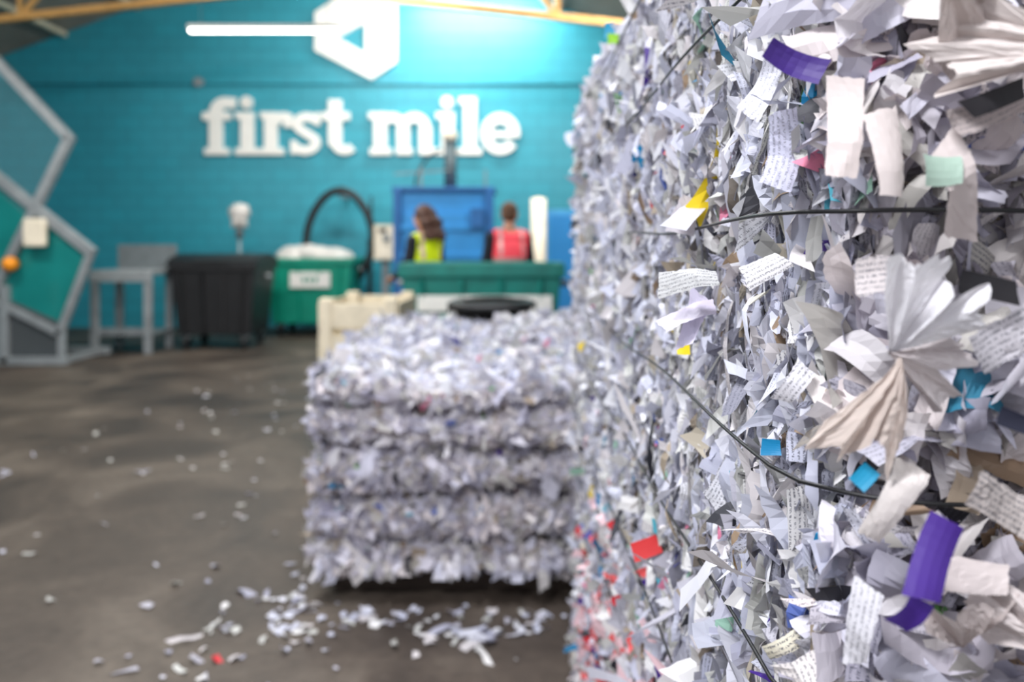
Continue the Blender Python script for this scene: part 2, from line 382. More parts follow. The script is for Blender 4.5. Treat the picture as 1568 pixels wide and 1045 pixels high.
class Bale:
    def __init__(s, lo, hi, r, wires, depth, bulge=0.02, ww=0.03, top=None):
        s.lo = np.array(lo, float); s.hi = np.array(hi, float); s.r = r; s.wires = wires; s.depth = depth; s.ww = ww; s.top = top
        s.ph = rng.uniform(0, 6.28, (12, 3)); s.fr = rng.normal(size=(12, 3))*np.array([6, 6, 8.]); s.bulge = bulge
    def groove(s, p):
        off = np.zeros(len(p)); g = np.zeros(len(p))
        for k, w in enumerate(s.wires):
            wz = w+.010*np.sin(p[:, 0]*5+k*2)+.008*np.sin(p[:, 1]*6+k)
            t = (p[:, 2]-wz)/s.ww; e = s.depth*np.exp(-t**2)
            off -= e; g += 2*t/s.ww*e
        return off, g
    def surf(s, q):
        core = np.clip(q, s.lo+s.r, s.hi-s.r); d = q-core; n = norm(d); p = core+s.r*n
        sidey = 1-np.abs(n[:, 2])
        off, g = s.groove(p); off = off*sidey
        nz = sum(np.sin((p*s.fr[k]).sum(1)+s.ph[k, 0]) for k in range(12))/12
        off += s.bulge*nz*1.8
        p = p+n*off[:, None]
        if s.top is not None:
            t = np.clip((p[:, 2]-s.lo[2])/(s.hi[2]-s.lo[2]), 0, 1)**4
            p[:, 2] += s.top(p)*t
        n2 = n.copy(); n2[:, 2] -= g*sidey
        s.n2 = norm(n2)
        return p, n
    def face(s, ax, sg, N, dens=None):
        q = s.lo+rng.random((N, 3))*(s.hi-s.lo)
        q[:, ax] = s.hi[ax] if sg > 0 else s.lo[ax]
        if dens is not None: q = q[rng.random(N) < dens(q)]
        return s.surf(q)
    def body(s, parent, inset=0.016, step=0.02):
        bm = bmesh.new()
        n = [max(2, int((s.hi[i]-s.lo[i])/step)) for i in range(3)]
        V = {}
        def vert(i, j, k):
            key = (i, j, k)
            if key not in V:
                V[key] = bm.verts.new((s.lo[0]+(s.hi[0]-s.lo[0])*i/n[0], s.lo[1]+(s.hi[1]-s.lo[1])*j/n[1], s.lo[2]+(s.hi[2]-s.lo[2])*k/n[2]))
            return V[key]
        for k in (0, n[2]):
            for i in range(n[0]):
                for j in range(n[1]): bm.faces.new((vert(i, j, k), vert(i+1, j, k), vert(i+1, j+1, k), vert(i, j+1, k)))
        for j in (0, n[1]):
            for i in range(n[0]):
                for k in range(n[2]): bm.faces.new((vert(i, j, k), vert(i+1, j, k), vert(i+1, j, k+1), vert(i, j, k+1)))
        for i in (0, n[0]):
            for j in range(n[1]):
                for k in range(n[2]): bm.faces.new((vert(i, j, k), vert(i, j+1, k), vert(i, j+1, k+1), vert(i, j, k+1)))
        bmesh.ops.recalc_face_normals(bm, faces=bm.faces)
        q = np.array([v.co[:] for v in bm.verts]); p, nn = s.surf(q); p = p-nn*inset
        for v, c in zip(bm.verts, p): v.co = c
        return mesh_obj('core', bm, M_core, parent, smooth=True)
    def wire(s, parent, z, out=0.012, r=0.0016, sag=0.004, n=240):
        lo, hi = s.lo, s.hi
        per = []
        cs = [(lo[0], lo[1]), (hi[0], lo[1]), (hi[0], hi[1]), (lo[0], hi[1])]
        for a in range(4):
            x0, y0 = cs[a]; x1, y1 = cs[(a+1) % 4]
            for t in range(n//4): per.append((x0+(x1-x0)*t*4/n, y0+(y1-y0)*t*4/n, z))
        per = np.array(per); core = np.clip(per, s.lo+s.r, s.hi-s.r); core[:, 2] = z
        d = per-core; d[:, 2] = 0; nn = norm(d)
        p = core+nn*(s.r-s.depth*.7+out)
        p[:, 2] = z+np.sin(per[:, 1]*9+z*20)*sag+np.sin(per[:, 0]*7)*sag
        return curve('baling_wire', [tuple(x) for x in p], r, M_wire, parent, cyclic=True, smooth=False)

def bale_flakes(B, parent, spec):
    for (lab, ax, sg, N, dens, lay, lf, sz, out, tint, kw) in spec:
        p, n = B.face(ax, sg, N, dens)
        M = len(p)
        if M == 0: continue
        if kw.get('n2'): nn = B.n2
        else: nn = n
        isl = rng.random(M) < lf
        Wl = np.zeros((M, 3)); sgn = rng.choice([-1., 1.], M)
        mix = rng.random(M) < kw.get('mixax', 0)
        Wl[:, lay] = np.where(mix, 0, sgn); Wl[:, 1-lay] += np.where(mix, sgn, 0)
        Wl += rng.normal(size=(M, 3))*np.array([.4, .4, .16])
        Wf = nn+rng.normal(size=(M, 3))*kw.get('wj', .45)
        Wn = np.where(isl[:, None], Wl, Wf)
        ref = np.where(isl[:, None], np.array([0, 0, 1.])+rng.normal(size=(M, 3))*kw.get('rj', .3), rng.normal(size=(M, 3))*np.array(kw.get('ra', (1, 1, 1.))))
        size = np.exp(rng.normal(size=(M, 2))*.4)*np.array(sz)
        pos = p+nn*(rng.uniform(-0.7, 1, M)*out)[:, None]
        cl = colours(M, tint=tint, pc=kw.get('pc', .02), pd=kw.get('pd', .08), pr=kw.get('pr', .2), lo=kw.get('lo', .68))
        g = .5+.5*np.sin(pos[:, 0]*23+pos[:, 1]*31+1.3)*np.sin(pos[:, 2]*19+pos[:, 1]*17)
        cl[:, :3] *= (1-.12*g)[:, None]
        flakes(lab, pos, Wn, size, cl, parent, ref, nu=kw.get('nu', 4), nv=kw.get('nv', 3), curl=kw.get('curl', .45), fold=kw.get('fold', .45), nf=kw.get('nf', 2), twist=kw.get('twist', 0))

# --- near stack: two bales
X0, X1, Y0, Y1 = 0.222, 1.3, 0.53, 2.62
wr_u = [1.02, 1.185, 1.368, 1.56, 1.72]
wr_l = [0.12, 0.30, 0.48, 0.66, 0.84]
def keepoff(wr, w=.005, k=.5):
    def f(q):
        m = np.ones(len(q))
        for z in wr: m = np.where(np.abs(q[:, 2]-z) < w, k, m)
        return m
    return f
def stack_spec(wr):
    cool = (1, 1, 1); warm_shade = (0.98, 0.93, 0.91); ko = keepoff(wr, .014, .35)  # front tint paints the dimmer, warmer light into the paper colour
    return [
     ('side_flakes_near', 0, -1, 13500, lambda q: (q[:, 1] < 1.3)*np.where(q[:, 1] < 1.0, 1.0, .9)*ko(q), 1, .9, (.046, .015), .009, cool, dict(nu=8, nv=3, nf=3, fold=.6, curl=.4, pd=.11, mixax=.55, twist=.7, rj=.22)),
     ('side_small_scraps', 0, -1, 9000, lambda q: (q[:, 1] < 1.3)*ko(q), 1, .7, (.024, .012), .011, cool, dict(nu=5, nv=3, nf=3, fold=.6, curl=.6, pd=.07, mixax=.3, pc=.03)),
     ('side_strips', 0, -1, 2600, lambda q: (q[:, 1] < 1.5)*1.0, 1, .85, (.070, .009), .011, cool, dict(nu=12, nv=2, nf=3, fold=.8, curl=.4, pd=.08, pr=.1, mixax=.5, twist=1.5)),
     ('side_flakes_far', 0, -1, 15000, lambda q: (q[:, 1] >= 1.3)*1.0, 1, .75, (.046, .019), .013, cool, dict(pc=.02, mixax=.3)),
     ('front_flakes', 1, -1, 8000, lambda q: np.where(q[:, 0] < .5, 1.0, .3), 0, .15, (.040, .016), .008, warm_shade, dict(nu=6, nv=4, nf=3, fold=.7, curl=.5, pd=.1)),
     ('top_flakes', 2, 1, 5000, None, 1, .1, (.05, .03), .012, cool, {}),
     ('back_flakes', 1, 1, 2000, None, 0, .1, (.06, .04), .012, cool, {}),
     ('right_flakes', 0, 1, 3000, None, 1, .3, (.06, .04), .012, cool, {}),
    ]
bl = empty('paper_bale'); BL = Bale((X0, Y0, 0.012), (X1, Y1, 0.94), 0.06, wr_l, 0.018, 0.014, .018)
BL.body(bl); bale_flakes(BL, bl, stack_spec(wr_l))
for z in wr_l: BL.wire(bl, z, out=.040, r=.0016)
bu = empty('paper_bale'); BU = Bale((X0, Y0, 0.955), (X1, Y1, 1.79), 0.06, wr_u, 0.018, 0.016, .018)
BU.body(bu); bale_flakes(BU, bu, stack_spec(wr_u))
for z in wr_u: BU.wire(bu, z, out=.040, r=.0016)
N = 800
q = np.stack([np.full(N, X0), rng.uniform(1.0, 2.4, N), np.clip(rng.normal(.38, .2, N), .03, .85)], 1)
p, n = BL.surf(q)
cc = colours(N, pc=.2, pd=.08); k = rng.random(N) < .2; cc[k, :3] = np.array(s2l((215, 85, 85)))*rng.uniform(.7, 1.2, (k.sum(), 1)); k = rng.random(N) < .25; cc[k, :3] = s2l((235, 200, 206))
flakes('coloured_flakes', p+n*.02, n*.6+np.array([0, -1, 0])+rng.normal(size=(N, 3))*.4, np.exp(rng.normal(size=(N, 2))*.35)*np.array([.04, .02]), cc, bl)

# crushed big sheets at the near corner
fan('crushed_sheet', (.220, .468, 1.289), 108, 20, .066, 6, .011, (230, 228, 232), bu, seed=3)
fan('crushed_sheet', (.220, .468, 1.289), -84, -128, .085, 5, .008, (212, 198, 190), bu, seed=5)
fan('crushed_sheet', (.222, .472, 1.289), 25, -50, .052, 5, .009, (214, 206, 206), bu, seed=8)
fan('crushed_sheet', (.31, .466, 1.455), 195, 130, .09, 5, .008, (216, 206, 202), bu, seed=21)
fan('crushed_sheet', (.235, .474, 1.51), -5, -65, .075, 5, .008, (208, 197, 193), bu, seed=10)
fan('crushed_sheet', (.27, .478, 1.11), 60, 150, .05, 4, .009, (202, 190, 187), bu, seed=11)
fan('crushed_sheet', (.31, .468, 1.12), 100, 190, .05, 4, .009, (210, 200, 198), bu, seed=12)
big = [
 ((.205, .490, 1.425), (.066, .020), (-.2, -1, .1), (.1, 0, 1), (212, 200, 197), 0),
 ((.224, .475, 1.408), (.055, .018), (.0, -1, .1), (0, 0, 1), (214, 203, 200), 0),
 ((.262, .468, 1.385), (.060, .019), (.1, -1, .0), (.25, 0, -1), (212, 200, 197), 0),
 ((.278, .470, 1.43), (.05, .018), (.1, -1, .5), (1, 0, .5), (192, 180, 178), .6),
 ((.292, .462, 1.30), (.05, .024), (.1, -1, .2), (1, 0, .6), (220, 216, 222), .8),
 ((.288, .465, 1.20), (.05, .022), (.1, -1, .4), (1, 0, -.5), (212, 202, 198), .8),
 ((.262, .465, 1.16), (.05, .020), (.3, -1, .6), (1, 0, -.2), (206, 195, 193), 0),
 ((.225, .470, 1.20), (.05, .016), (-.3, -1, .3), (.6, 0, 1), (218, 210, 206), 0),
 ((.212, .485, 1.12), (.05, .016), (-.6, -1, .2), (.2, 0, 1), (222, 220, 226), .6),
 ((.225, .48, 1.335), (.035, .022), (-.2, -1, .2), (1, 0, .1), (208, 200, 200), .8),
 ((.190, .60, 1.335), (.034, .018), (-.3, -1, .4), (1, 0, .5), (230, 228, 230), .8),
 ((.165, .75, 1.320), (.056, .021), (-.3, -1, .6), (1, 0, -.12), (210, 210, 210), .7),
 ((.172, .78, 1.285), (.055, .022), (-.4, -1, .9), (1, 0, .3), (220, 212, 232), 0),
 ((.180, .79, 1.278), (.055, .020), (-.5, -1, .4), (.3, 0, 1), (218, 212, 234), 0),
 ((.185, .85, 1.385), (.045, .026), (-.3, -1, .4), (.3, 0, 1), (200, 194, 200), 0),
 ((.190, .60, 1.475), (.06, .018), (-.5, -1, .1), (.45, 0, 1), (232, 232, 242), .5),
 ((.196, .58, 1.42), (.055, .020), (-.7, -1, .2), (.1, 0, 1), (214, 214, 234), .6),
 ((.190, .56, 1.07), (.028, .011), (-.4, -1, .2), (1, 0, .6), (232, 226, 206), 1),
 ((.197, .555, 1.255), (.03, .014), (-.4, -1, .2), (.8, 0, 1), (218, 216, 222), .8),
]
P = np.array([b[0] for b in big]); cols = np.array([[*s2l(b[4]), b[5]] for b in big])
flakes('crumpled_sheets', P, np.array([b[2] for b in big], float), np.array([b[1] for b in big]), cols, bu, ref=np.array([b[3] for b in big], float), nu=16, nv=8, curl=.3, fold=.5, nf=5, jit=.14, tap=.2, shr=.15)
for B_, par, z0, z1, wr in ((BU, bu, .97, 1.77, wr_u), (BL, bl, .1, .93, wr_l)):
    N = 1500
    q = np.stack([rng.uniform(.2, .62, N), np.full(N, Y0), rng.uniform(z0, z1, N)], 1); q = q[rng.random(N) < keepoff(wr, .018, .15)(q)]; N = len(q); p, n = B_.surf(q)
    flakes('torn_strips', p+n*rng.uniform(.002, .026, N)[:, None], n+rng.normal(size=(N, 3))*.4, np.exp(rng.normal(size=(N, 2))*.32)*np.array([.048, .016]), colours(N, .02, .06, (.99, .945, .925), lo=.75, pr=.15), par, nu=12, nv=4, curl=.55, fold=.8, nf=5, tap=.2, twist=.8)  # strip colours carry the same painted front-face shade
lab = [((.186, .525, 1.473), (.040, .017), (-.1, -1, .1), (1, 0, -.5), (66, 42, 124)),
       ((.231, .436, 1.180), (.045, .019), (-.1, -1, .2), (.45, 0, 1), (74, 44, 140)),
       ((.217, .434, 1.150), (.022, .016), (-.1, -1, -.3), (.6, 0, 1), (70, 42, 136)),
       ((.185, 1.10, .935), (.04, .025), (-.3, -1, .2), (1, 0, .4), (222, 60, 62)),
       ((.208, .47, 1.215), (.014, .011), (-.2, -1, .2), (1, 0, 1), (20, 140, 180)),
       ((.30, .45, 1.235), (.018, .010), (0, -1, .2), (1, 0, 0), (20, 120, 165)),
       ((.250, .462, 1.395), (.022, .018), (0, -1, .2), (1, 0, 0), (170, 195, 180)),
       ((.272, .455, 1.328), (.035, .014), (.1, -1, .2), (1, 0, -.2), (32, 30, 34)),
       ((.29, .452, 1.250), (.03, .010), (.1, -1, .2), (1, 0, -.4), (40, 42, 60)),
       ((.275, .455, 1.435), (.04, .012), (.1, -1, .2), (1, 0, .4), (36, 34, 38)),
       ((.185, .86, 1.24), (.014, .010), (-.4, -1, .2), (1, 0, 0), (240, 215, 20)),
       ((.19, 1.50, 1.745), (.02, .02), (-.3, -1, .2), (0, 0, 1), (150, 210, 50)),
       ((.19, 1.55, 1.775), (.03, .02), (-.3, -1, .2), (0, 0, 1), (30, 150, 190)),
       ((.195, .60, 1.20), (.012, .014), (-.4, -1, .2), (0, 0, 1), (20, 130, 180))]
flakes('coloured_labels', np.array([b[0] for b in lab]), np.array([b[2] for b in lab], float), np.array([b[1] for b in lab]), np.array([[*s2l(b[4]), 0] for b in lab]), bu, ref=np.array([b[3] for b in lab], float), nu=8, nv=5, curl=.25, fold=.2, nf=2, jit=.03, tap=.08, shr=.1)

# --- middle bale on pallet
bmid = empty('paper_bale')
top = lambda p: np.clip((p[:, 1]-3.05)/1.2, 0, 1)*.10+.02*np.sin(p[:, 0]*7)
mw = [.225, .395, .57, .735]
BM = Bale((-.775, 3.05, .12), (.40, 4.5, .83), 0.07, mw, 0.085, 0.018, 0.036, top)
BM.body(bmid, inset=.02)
ms = dict(curl=.45, fold=.45, pc=.015, pd=.05, pr=0, lo=.82, n2=True, wj=.32)
mf = dict(ms, ra=(1, .5, .8), rj=.9)
ft = (.99, .95, .945)  # front tinted below the paler top: overhead light painted into paper colours
bale_flakes(BM, bmid, [
 ('front_flakes', 1, -1, 5600, None, 0, .06, (.066, .036), .009, ft, mf),
 ('left_flakes', 0, -1, 5400, None, 1, .08, (.062, .036), .009, (.99, .96, .96), ms),
 ('right_flakes', 0, 1, 3000, None, 1, .45, (.045, .030), .016, (1, 1, 1), ms),
 ('back_flakes', 1, 1, 1500, None, 0, .4, (.06, .04), .02, (1, 1, 1), ms),
 ('top_flakes', 2, 1, 8000, None, 1, .12, (.060, .034), .018, (1, 1, 1), dict(ms, lo=.9, pd=.03, n2=False, wj=.4))])
for z in mw: BM.wire(bmid, z, out=.012, r=.003)
N = 260
q = np.stack([rng.uniform(-.77, .4, N), np.full(N, 3.05), rng.uniform(.14, .82, N)], 1); side = rng.random(N) < .35; q[side, 0] = -.775; q[side, 1] = rng.uniform(3.05, 4.4, side.sum())
p, n = BM.surf(q)
flakes('loose_tufts', p+n*.025, rng.normal(size=(N, 3))+np.array([0, 0, .8]), np.exp(rng.normal(size=(N, 2))*.35)*np.array([.065, .022]), colours(N, .02, .06, (1, .96, .95), 0, lo=.8), bmid, ref=n+rng.normal(size=(N, 3))*.5, nu=6)
N = 240
px = rng.uniform(-.74, .4, N)
flakes('hanging_paper', np.stack([px, rng.uniform(3.0, 3.1, N), rng.uniform(.115, .175, N)], 1), np.array([0, -1, .3])+rng.normal(size=(N, 3))*.4,
       np.exp(rng.normal(size=(N, 2))*.35)*np.array([.056, .026]), colours(N, .02, .05, (.99, .96, .95), 0), bmid, ref=np.array([0, 0, 1.])+rng.normal(size=(N, 3))*.4)
pal = empty('wooden_pallet', (-.18, 3.8, 0))
for y in (-.6, 0, .6): box('bearer', (0, y, .04), (1.05, .09, .078), M_dwood, pal)
for x in np.linspace(-.48, .48, 6): box('deck_board', (float(x), 0, .088), (.12, 1.3, .018), M_dwood, pal)

# --- floor litter
def litter(e, pts, sz):
    N = len(pts)
    P = np.stack([pts[:, 0], pts[:, 1], rng.uniform(.004, .012, N)], 1)
    flakes('scraps', P, np.array([0, 0, 1.])+rng.normal(size=(N, 3))*.22, np.exp(rng.normal(size=(N, 2))*.45)*np.array(sz), colours(N, .01, .02, pr=0, lo=.85), e, curl=.35, fold=.3)
le = empty('paper_litter')
a = np.stack([rng.uniform(-3.2, 0.1, 230), 1.6+8*rng.random(230)**1.3], 1)
b = np.stack([rng.normal(-.80, .14, 75), rng.normal(2.98, .24, 75)], 1)
c = np.stack([rng.uniform(-.75, .35, 60), 2.96-np.abs(rng.normal(0, .12, 60))], 1)
dd = np.stack([rng.normal(-.9, .25, 30), rng.uniform(2.0, 3.0, 30)], 1)
L_ = np.concatenate([a, b, c, dd]); L_ = L_[~((L_[:, 0] > -.8) & (L_[:, 0] < .5) & (L_[:, 1] > 3.02) & (L_[:, 1] < 4.6)) & ~((L_[:, 0] > -1.3) & (L_[:, 1] > 4.9))]
litter(le, L_, (.034, .021))
litter(le, np.stack([rng.normal(-.08, .14, 14), rng.normal(2.78, .07, 14)], 1), (.07, .022))

# ------------------------------------------------------------- bins
def wheelie(name, x0, x1, y0, d, h, m, zt, lid=None, label=True, rim_h=.1):
    w = x1-x0; e = empty(name, ((x0+x1)/2, y0+d/2, 0))
    bm = bmesh.new(); bmesh.ops.create_cube(bm, size=1)
    zb = .2
    for v in bm.verts:
        t = .86 if v.co.z < 0 else 1
        v.co = Vector((v.co.x*w*.97*t, v.co.y*d*.95*t, zb if v.co.z < 0 else h-.03))
    tf = max(bm.faces, key=lambda f: f.calc_center_median().z)
    r = bmesh.ops.inset_region(bm, faces=[tf], thickness=.035)
    ex = bmesh.ops.extrude_discrete_faces(bm, faces=[tf])
    for f in ex['faces']:
        for v in f.verts: v.co.z -= (h-zb)*.85; v.co.x *= .88; v.co.y *= .88
    mesh_obj('tub', bm, m, e, .025)
    for sx in (-1, 1): box('rim_side', (sx*(w/2-.03), 0, h-rim_h/2), (.07, d, rim_h), m, e, .015)
    for sy in (-1, 1): box('rim_long', (0, sy*(d/2-.03), h-rim_h/2), (w-.08, .07, rim_h), m, e, .015)
    for i in range(4):
        xx = (-.36+.24*i)*w
        beam('rib', (xx*.88, -d/2*.95*.86-.005, zb+.03), (xx, -d/2*.95-.004, h-rim_h-.02), .035, m, e)
    for sx in (-1, 1): cyl('lifting_trunnion', (sx*(w/2-.01), 0, h-.18), (sx*(w/2+.05), 0, h-.18), .03, M_galv, e)
    if label:
        zl = h-.33
        box('label', (0.02*w, -d/2*.93-.022, zl), (label if not isinstance(label, bool) else w*.45, .008, .24 if label is True else .13), M_white, e, .002, rot=('X', -.05))
        for k in range(3): box('label_print', (0.02*w-.09+.09*k, -d/2*.93-.030, zl), (.05, .004, .09 if label is True else .04), m, e, .0)
    for sx in (-1, 1):
        for sy in (-1, 1):
            cx, cy = sx*w*.34, sy*d*.33
            cyl('castor_wheel', (cx-.025, cy, .1), (cx+.025, cy, .1), .1, M_rub, e)
            box('castor_fork', (cx, cy, .175), (.09, .07, .06), M_galv, e)
    if lid:
        n = 14; bm = bmesh.new(); rows = []
        for i in range(n+1):
            t = i/n; y = -d/2-.02+(d+.04)*t; z = h+.0+.13*math.sin(math.pi*t)**.7
            rows.append((bm.verts.new((-w/2-.02, y, z)), bm.verts.new((w/2+.02, y, z)), bm.verts.new((-w/2-.02, y, z-.03 if 0 < i < n else h-.03)), bm.verts.new((w/2+.02, y, z-.03 if 0 < i < n else h-.03))))
        for a, b in zip(rows[:-1], rows[1:]):
            bm.faces.new((a[0], a[1], b[1], b[0])); bm.faces.new((a[2], b[2], b[3], a[3])); bm.faces.new((a[0], b[0], b[2], a[2])); bm.faces.new((a[1], a[3], b[3], b[1]))
        for a in (rows[0], rows[-1]): bm.faces.new((a[0], a[2], a[3], a[1]))
        bmesh.ops.recalc_face_normals(bm, faces=bm.faces)
        mesh_obj('lid', bm, lid, e, 0)
        box('lid_handle', (0, -d/2-.04, h+.03), (.5, .04, .03), lid, e, .01)
        for sx in (-1, 1): box('lid_end', (sx*(w/2-.0), 0, h+.03), (.03, d*.85, .1), lid, e, .01)
    return e
wheelie('black_wheeled_bin', -4.54, -3.38, 10.5, .95, 1.15, M_black, 0, lid=M_black, label=False)
gb = wheelie('green_wheeled_bin', -3.78, -2.42, 12.1, 1.0, 1.2, M_green, 0, label=True)
big_bin = wheelie('large_green_wheeled_bin', -.93, .43, 6.5, .72, 1.23, M_dgreen, 0, label=1.1, rim_h=.12)
bm = bmesh.new()
for c, r in (((-.3, 0, 1.2), (.33, .38, .2)), ((.2, 0, 1.2), (.4, .38, .17)), ((.42, -.1, 1.17), (.16, .3, .13)), ((-.05, -.15, 1.27), (.3, .2, .14))): add_sph(bm, c, r, seg=24)
for v in bm.verts: v.co += Vector((math.sin(v.co.y*31+v.co.z*17), math.sin(v.co.x*27), math.sin(v.co.x*23+v.co.y*19)))*.014
mesh_obj('white_rubbish_bag', bm, M_bag, gb, smooth=True)
mp = empty('string_mop', (-4.02, 11.75, 0))
cyl('handle', (0, 0, 0), (.0, 0, 1.72), .02, M_galv, mp)
cyl('clamp', (0, 0, 1.5), (0, 0, 1.74), .055, M_grey, mp)
bm = bmesh.new(); add_sph(bm, (0, 0, 1.88), (.15, .12, .13), seg=28)
for v in bm.verts: v.co.x += .02*math.sin(v.co.z*90+v.co.y*50); v.co.z += .02*math.sin(v.co.x*70)
for i in range(14):
    a = i*math.tau/14; add_cone(bm, (math.cos(a)*.08, math.sin(a)*.07, 1.85), (math.cos(a)*.11, math.sin(a)*.1, 1.66), .022, .012, 8)
mesh_obj('mop_head', bm, M_bag, mp, smooth=True)

tb = empty('black_plastic_tub', (-.14, 5.6, 0))
bm = bmesh.new()
prof = [(.22, 0), (.27, .9), (.31, .91), (.31, .97), (.26, .99), (.24, .95), (.2, .1)]
pv = []
for r_, z_ in prof:
    pv.append([bm.verts.new((r_*math.copysign(abs(math.cos(a))**.6, math.cos(a)), r_*.8*math.copysign(abs(math.sin(a))**.6, math.sin(a)), z_)) for a in [i*math.tau/40 for i in range(40)]])
for A, B in zip(pv[:-1], pv[1:]):
    for i in range(40): bm.faces.new((A[i], A[(i+1) % 40], B[(i+1) % 40], B[i]))
bm.faces.new(pv[0][::-1]); bm.faces.new(pv[-1])
mesh_obj('tub', bm, M_black, tb, smooth=True)
curve('handle', [(-.28, 0, .95), (-.2, -.1, 1.0), (0, -.16, 1.02), (.2, -.1, 1.0), (.28, 0, .95)], .012, M_black, tb)

# wooden crate
cr = empty('wooden_crate', (-.975, 5.5, 0))
for sx in (-1, 1):
    for sy in (-1, 1): box('corner_post', (sx*.2, sy*.4, .515), (.085, .085, 1.03), M_wood, cr)
for k in range(5):
    z = .12+.2*k
    box('front_plank', (.0, -.452, z), (.485, .018, .16), M_wood, cr); box('back_plank', (0, .452, z), (.485, .018, .16), M_wood, cr)
    for sx in (-1, 1): box('side_plank', (sx*.25, 0, z), (.016, .88, .16), M_wood, cr)
box('base', (0, 0, .08), (.4, .8, .03), M_wood, cr)
for sx in (-1, 1): box('front_batten', (sx*.205, -.472, .515), (.075, .022, 1.03), M_wood, cr)

# blue baler
ba = empty('blue_baler_machine', (-.9, 10.5, 0))
box('chamber', (0, .4, 1.05), (1.26, .8, 2.1), M_blue, ba, .02)
for sx in (-1, 1): box('side_channel', (sx*.61, -.02, 1.06), (.1, .1, 2.12), M_dblue, ba, .01)
for z in (.35, .8, 1.25, 1.62): box('door_rib', (0, -.03, z), (1.12, .06, .08), M_blue, ba, .01)
box('upper_door', (0, -.02, 1.45), (1.06, .04, .72), M_blue, ba, .01)
box('top_plate', (0, .4, 2.13), (1.36, .9, .06), M_dblue, ba, .01)
cyl('hydraulic_cylinder', (.06, .35, 2.15), (.06, .35, 2.82), .085, mat('grey_cylinder', (90, 105, 112), .4, .3), ba)
cyl('cylinder_cap', (.06, .35, 2.82), (.06, .35, 2.93), .1, M_cream, ba)
curve('hydraulic_hose', [(-.04, .3, 2.7), (-.3, .3, 2.6), (-.45, .3, 2.3), (-.4, .3, 2.16)], .016, M_rub, ba)
beam('guard_rail', (-.65, 0, 2.33), (.1, 0, 2.38), .022, M_grey, ba); beam('guard_rail', (-.3, 0, 2.16), (-.3, 0, 2.42), .03, M_grey, ba); beam('guard_rail', (.55, 0, 2.16), (.55, 0, 2.38), .025, M_grey, ba)
box('control_box', (.45, -.07, 1.75), (.18, .08, .26), M_dblue, ba)
cyl('handwheel', (-.35, -.12, 1.1), (-.35, -.08, 1.1), .12, M_grey, ba)
eb = empty('electrical_control_cabinet', (-1.78, 11.2, 0))
box('cabinet', (0, 0, 1.43), (.3, .2, .5), mat('cabinet_grey', (200, 195, 170), .5), eb, .01)
box('door', (0, -.105, 1.43), (.26, .015, .45), M_cream, eb, .004)
cyl('switch', (.03, -.14, 1.5), (.03, -.11, 1.5), .05, M_grey, eb)
box('post', (0, .03, .59), (.1, .08, 1.18), M_grey, eb); box('foot', (0, .03, .01), (.3, .3, .02), M_grey, eb)
box('display', (-.02, -.116, 1.6), (.12, .008, .06), M_black, eb)

cr2 = empty('cardboard_roll', (.33, 9.9, 0))
cyl('roll', (0, 0, 0), (.0, 0, 1.97), .095, M_cream, cr2, seg=32); cyl('core', (0, 0, 1.9), (0, 0, 1.985), .04, M_wood, cr2)
bp_ = empty('blue_cabinet', (.75, 11.6, 0))
box('body', (0, 0, .95), (.5, .5, 1.9), mat('soft_blue', (60, 150, 205), .5), bp_, .015); box('door_line', (0, -.255, .95), (.42, .012, 1.75), M_blue, bp_); box('handle', (.15, -.27, 1.0), (.02, .03, .15), M_galv, bp_)

hs = empty('black_suction_hose', (0, 12.9, 0))
pts = [(-3.3, 0, .75), (-3.32, -.05, 1.15), (-3.33, -.1, 1.55), (-3.2, -.1, 1.95), (-2.95, -.1, 2.27), (-2.65, -.1, 2.31), (-2.38, -.1, 2.06), (-2.22, -.1, 1.65), (-2.25, -.1, 1.25), (-2.42, -.1, .95), (-2.58, -.1, .72), (-2.6, -.1, .4), (-2.45, -.12, .12), (-2.2, -.15, .056)]
curve('hose', pts, .062, M_rub, hs)
curve('hose_tail', [(-2.3, -.05, 1.5), (-2.28, -.05, 1.0), (-2.32, -.05, .4), (-2.3, -.05, .0)], .035, M_rub, hs)
box('hook', (-2.78, .3, 2.2), (.06, .6, .05), M_galv, hs); box('floor_bracket', (-2.3, -.05, .02), (.16, .16, .04), M_galv, hs)
box('support_pole', (-2.3, .1, 1.1), (.04, .04, 2.2), M_rub, hs)

wt = empty('steel_workbench', (-4.95, 10.5, 0))
box('top', (-.03, 0, 1.04), (.8, .75, .06), M_galv, wt, .01); box('front_lip', (-.03, -.37, .98), (.8, .02, .12), M_galv, wt)
box('splashback', (-.03, .38, 1.22), (.8, .03, .36), M_grey, wt)
for sx in (-.38, .3):
    for sy in (-1, 1): box('leg', (sx, sy*.32, .51), (.09, .08, 1.02), M_galv, wt)
box('lower_rail', (-.03, -.3, .28), (.74, .05, .1), M_galv, wt); box('lower_shelf', (-.03, .05, .25), (.74, .6, .03), M_grey, wt)

# bin tipper machine left
bt = empty('bin_tipper', (-5.6, 9.2, 0))
def T(x, z, y=0): return (x+5.6, y, z)
beam('guard_tube', T(-6.5, 4.1), T(-5.11, 2.62), .1, M_galv, bt)
beam('guard_tube', T(-5.11, 2.62), T(-5.99, .82), .1, M_galv, bt)
beam('hopper_edge', T(-6.9, 2.94), T(-4.86, 1.31), .11, M_galv, bt)
beam('hopper_edge', T(-4.86, 1.31), T(-5.22, .37), .08, M_galv, bt)
beam('hopper_edge', T(-5.22, .37), T(-6.9, 1.2), .08, M_galv, bt)
for y in (0, .95):
    beam('upright', T(-5.85, .9, y), T(-5.85, 0.045, y), .09, M_galv, bt)
    beam('upright', T(-6.9, 3.0, y), T(-6.9, 0.045, y), .09, M_galv, bt)
    beam('sill', T(-6.9, .05, y), T(-5.15, .05, y), .09, M_galv, bt)
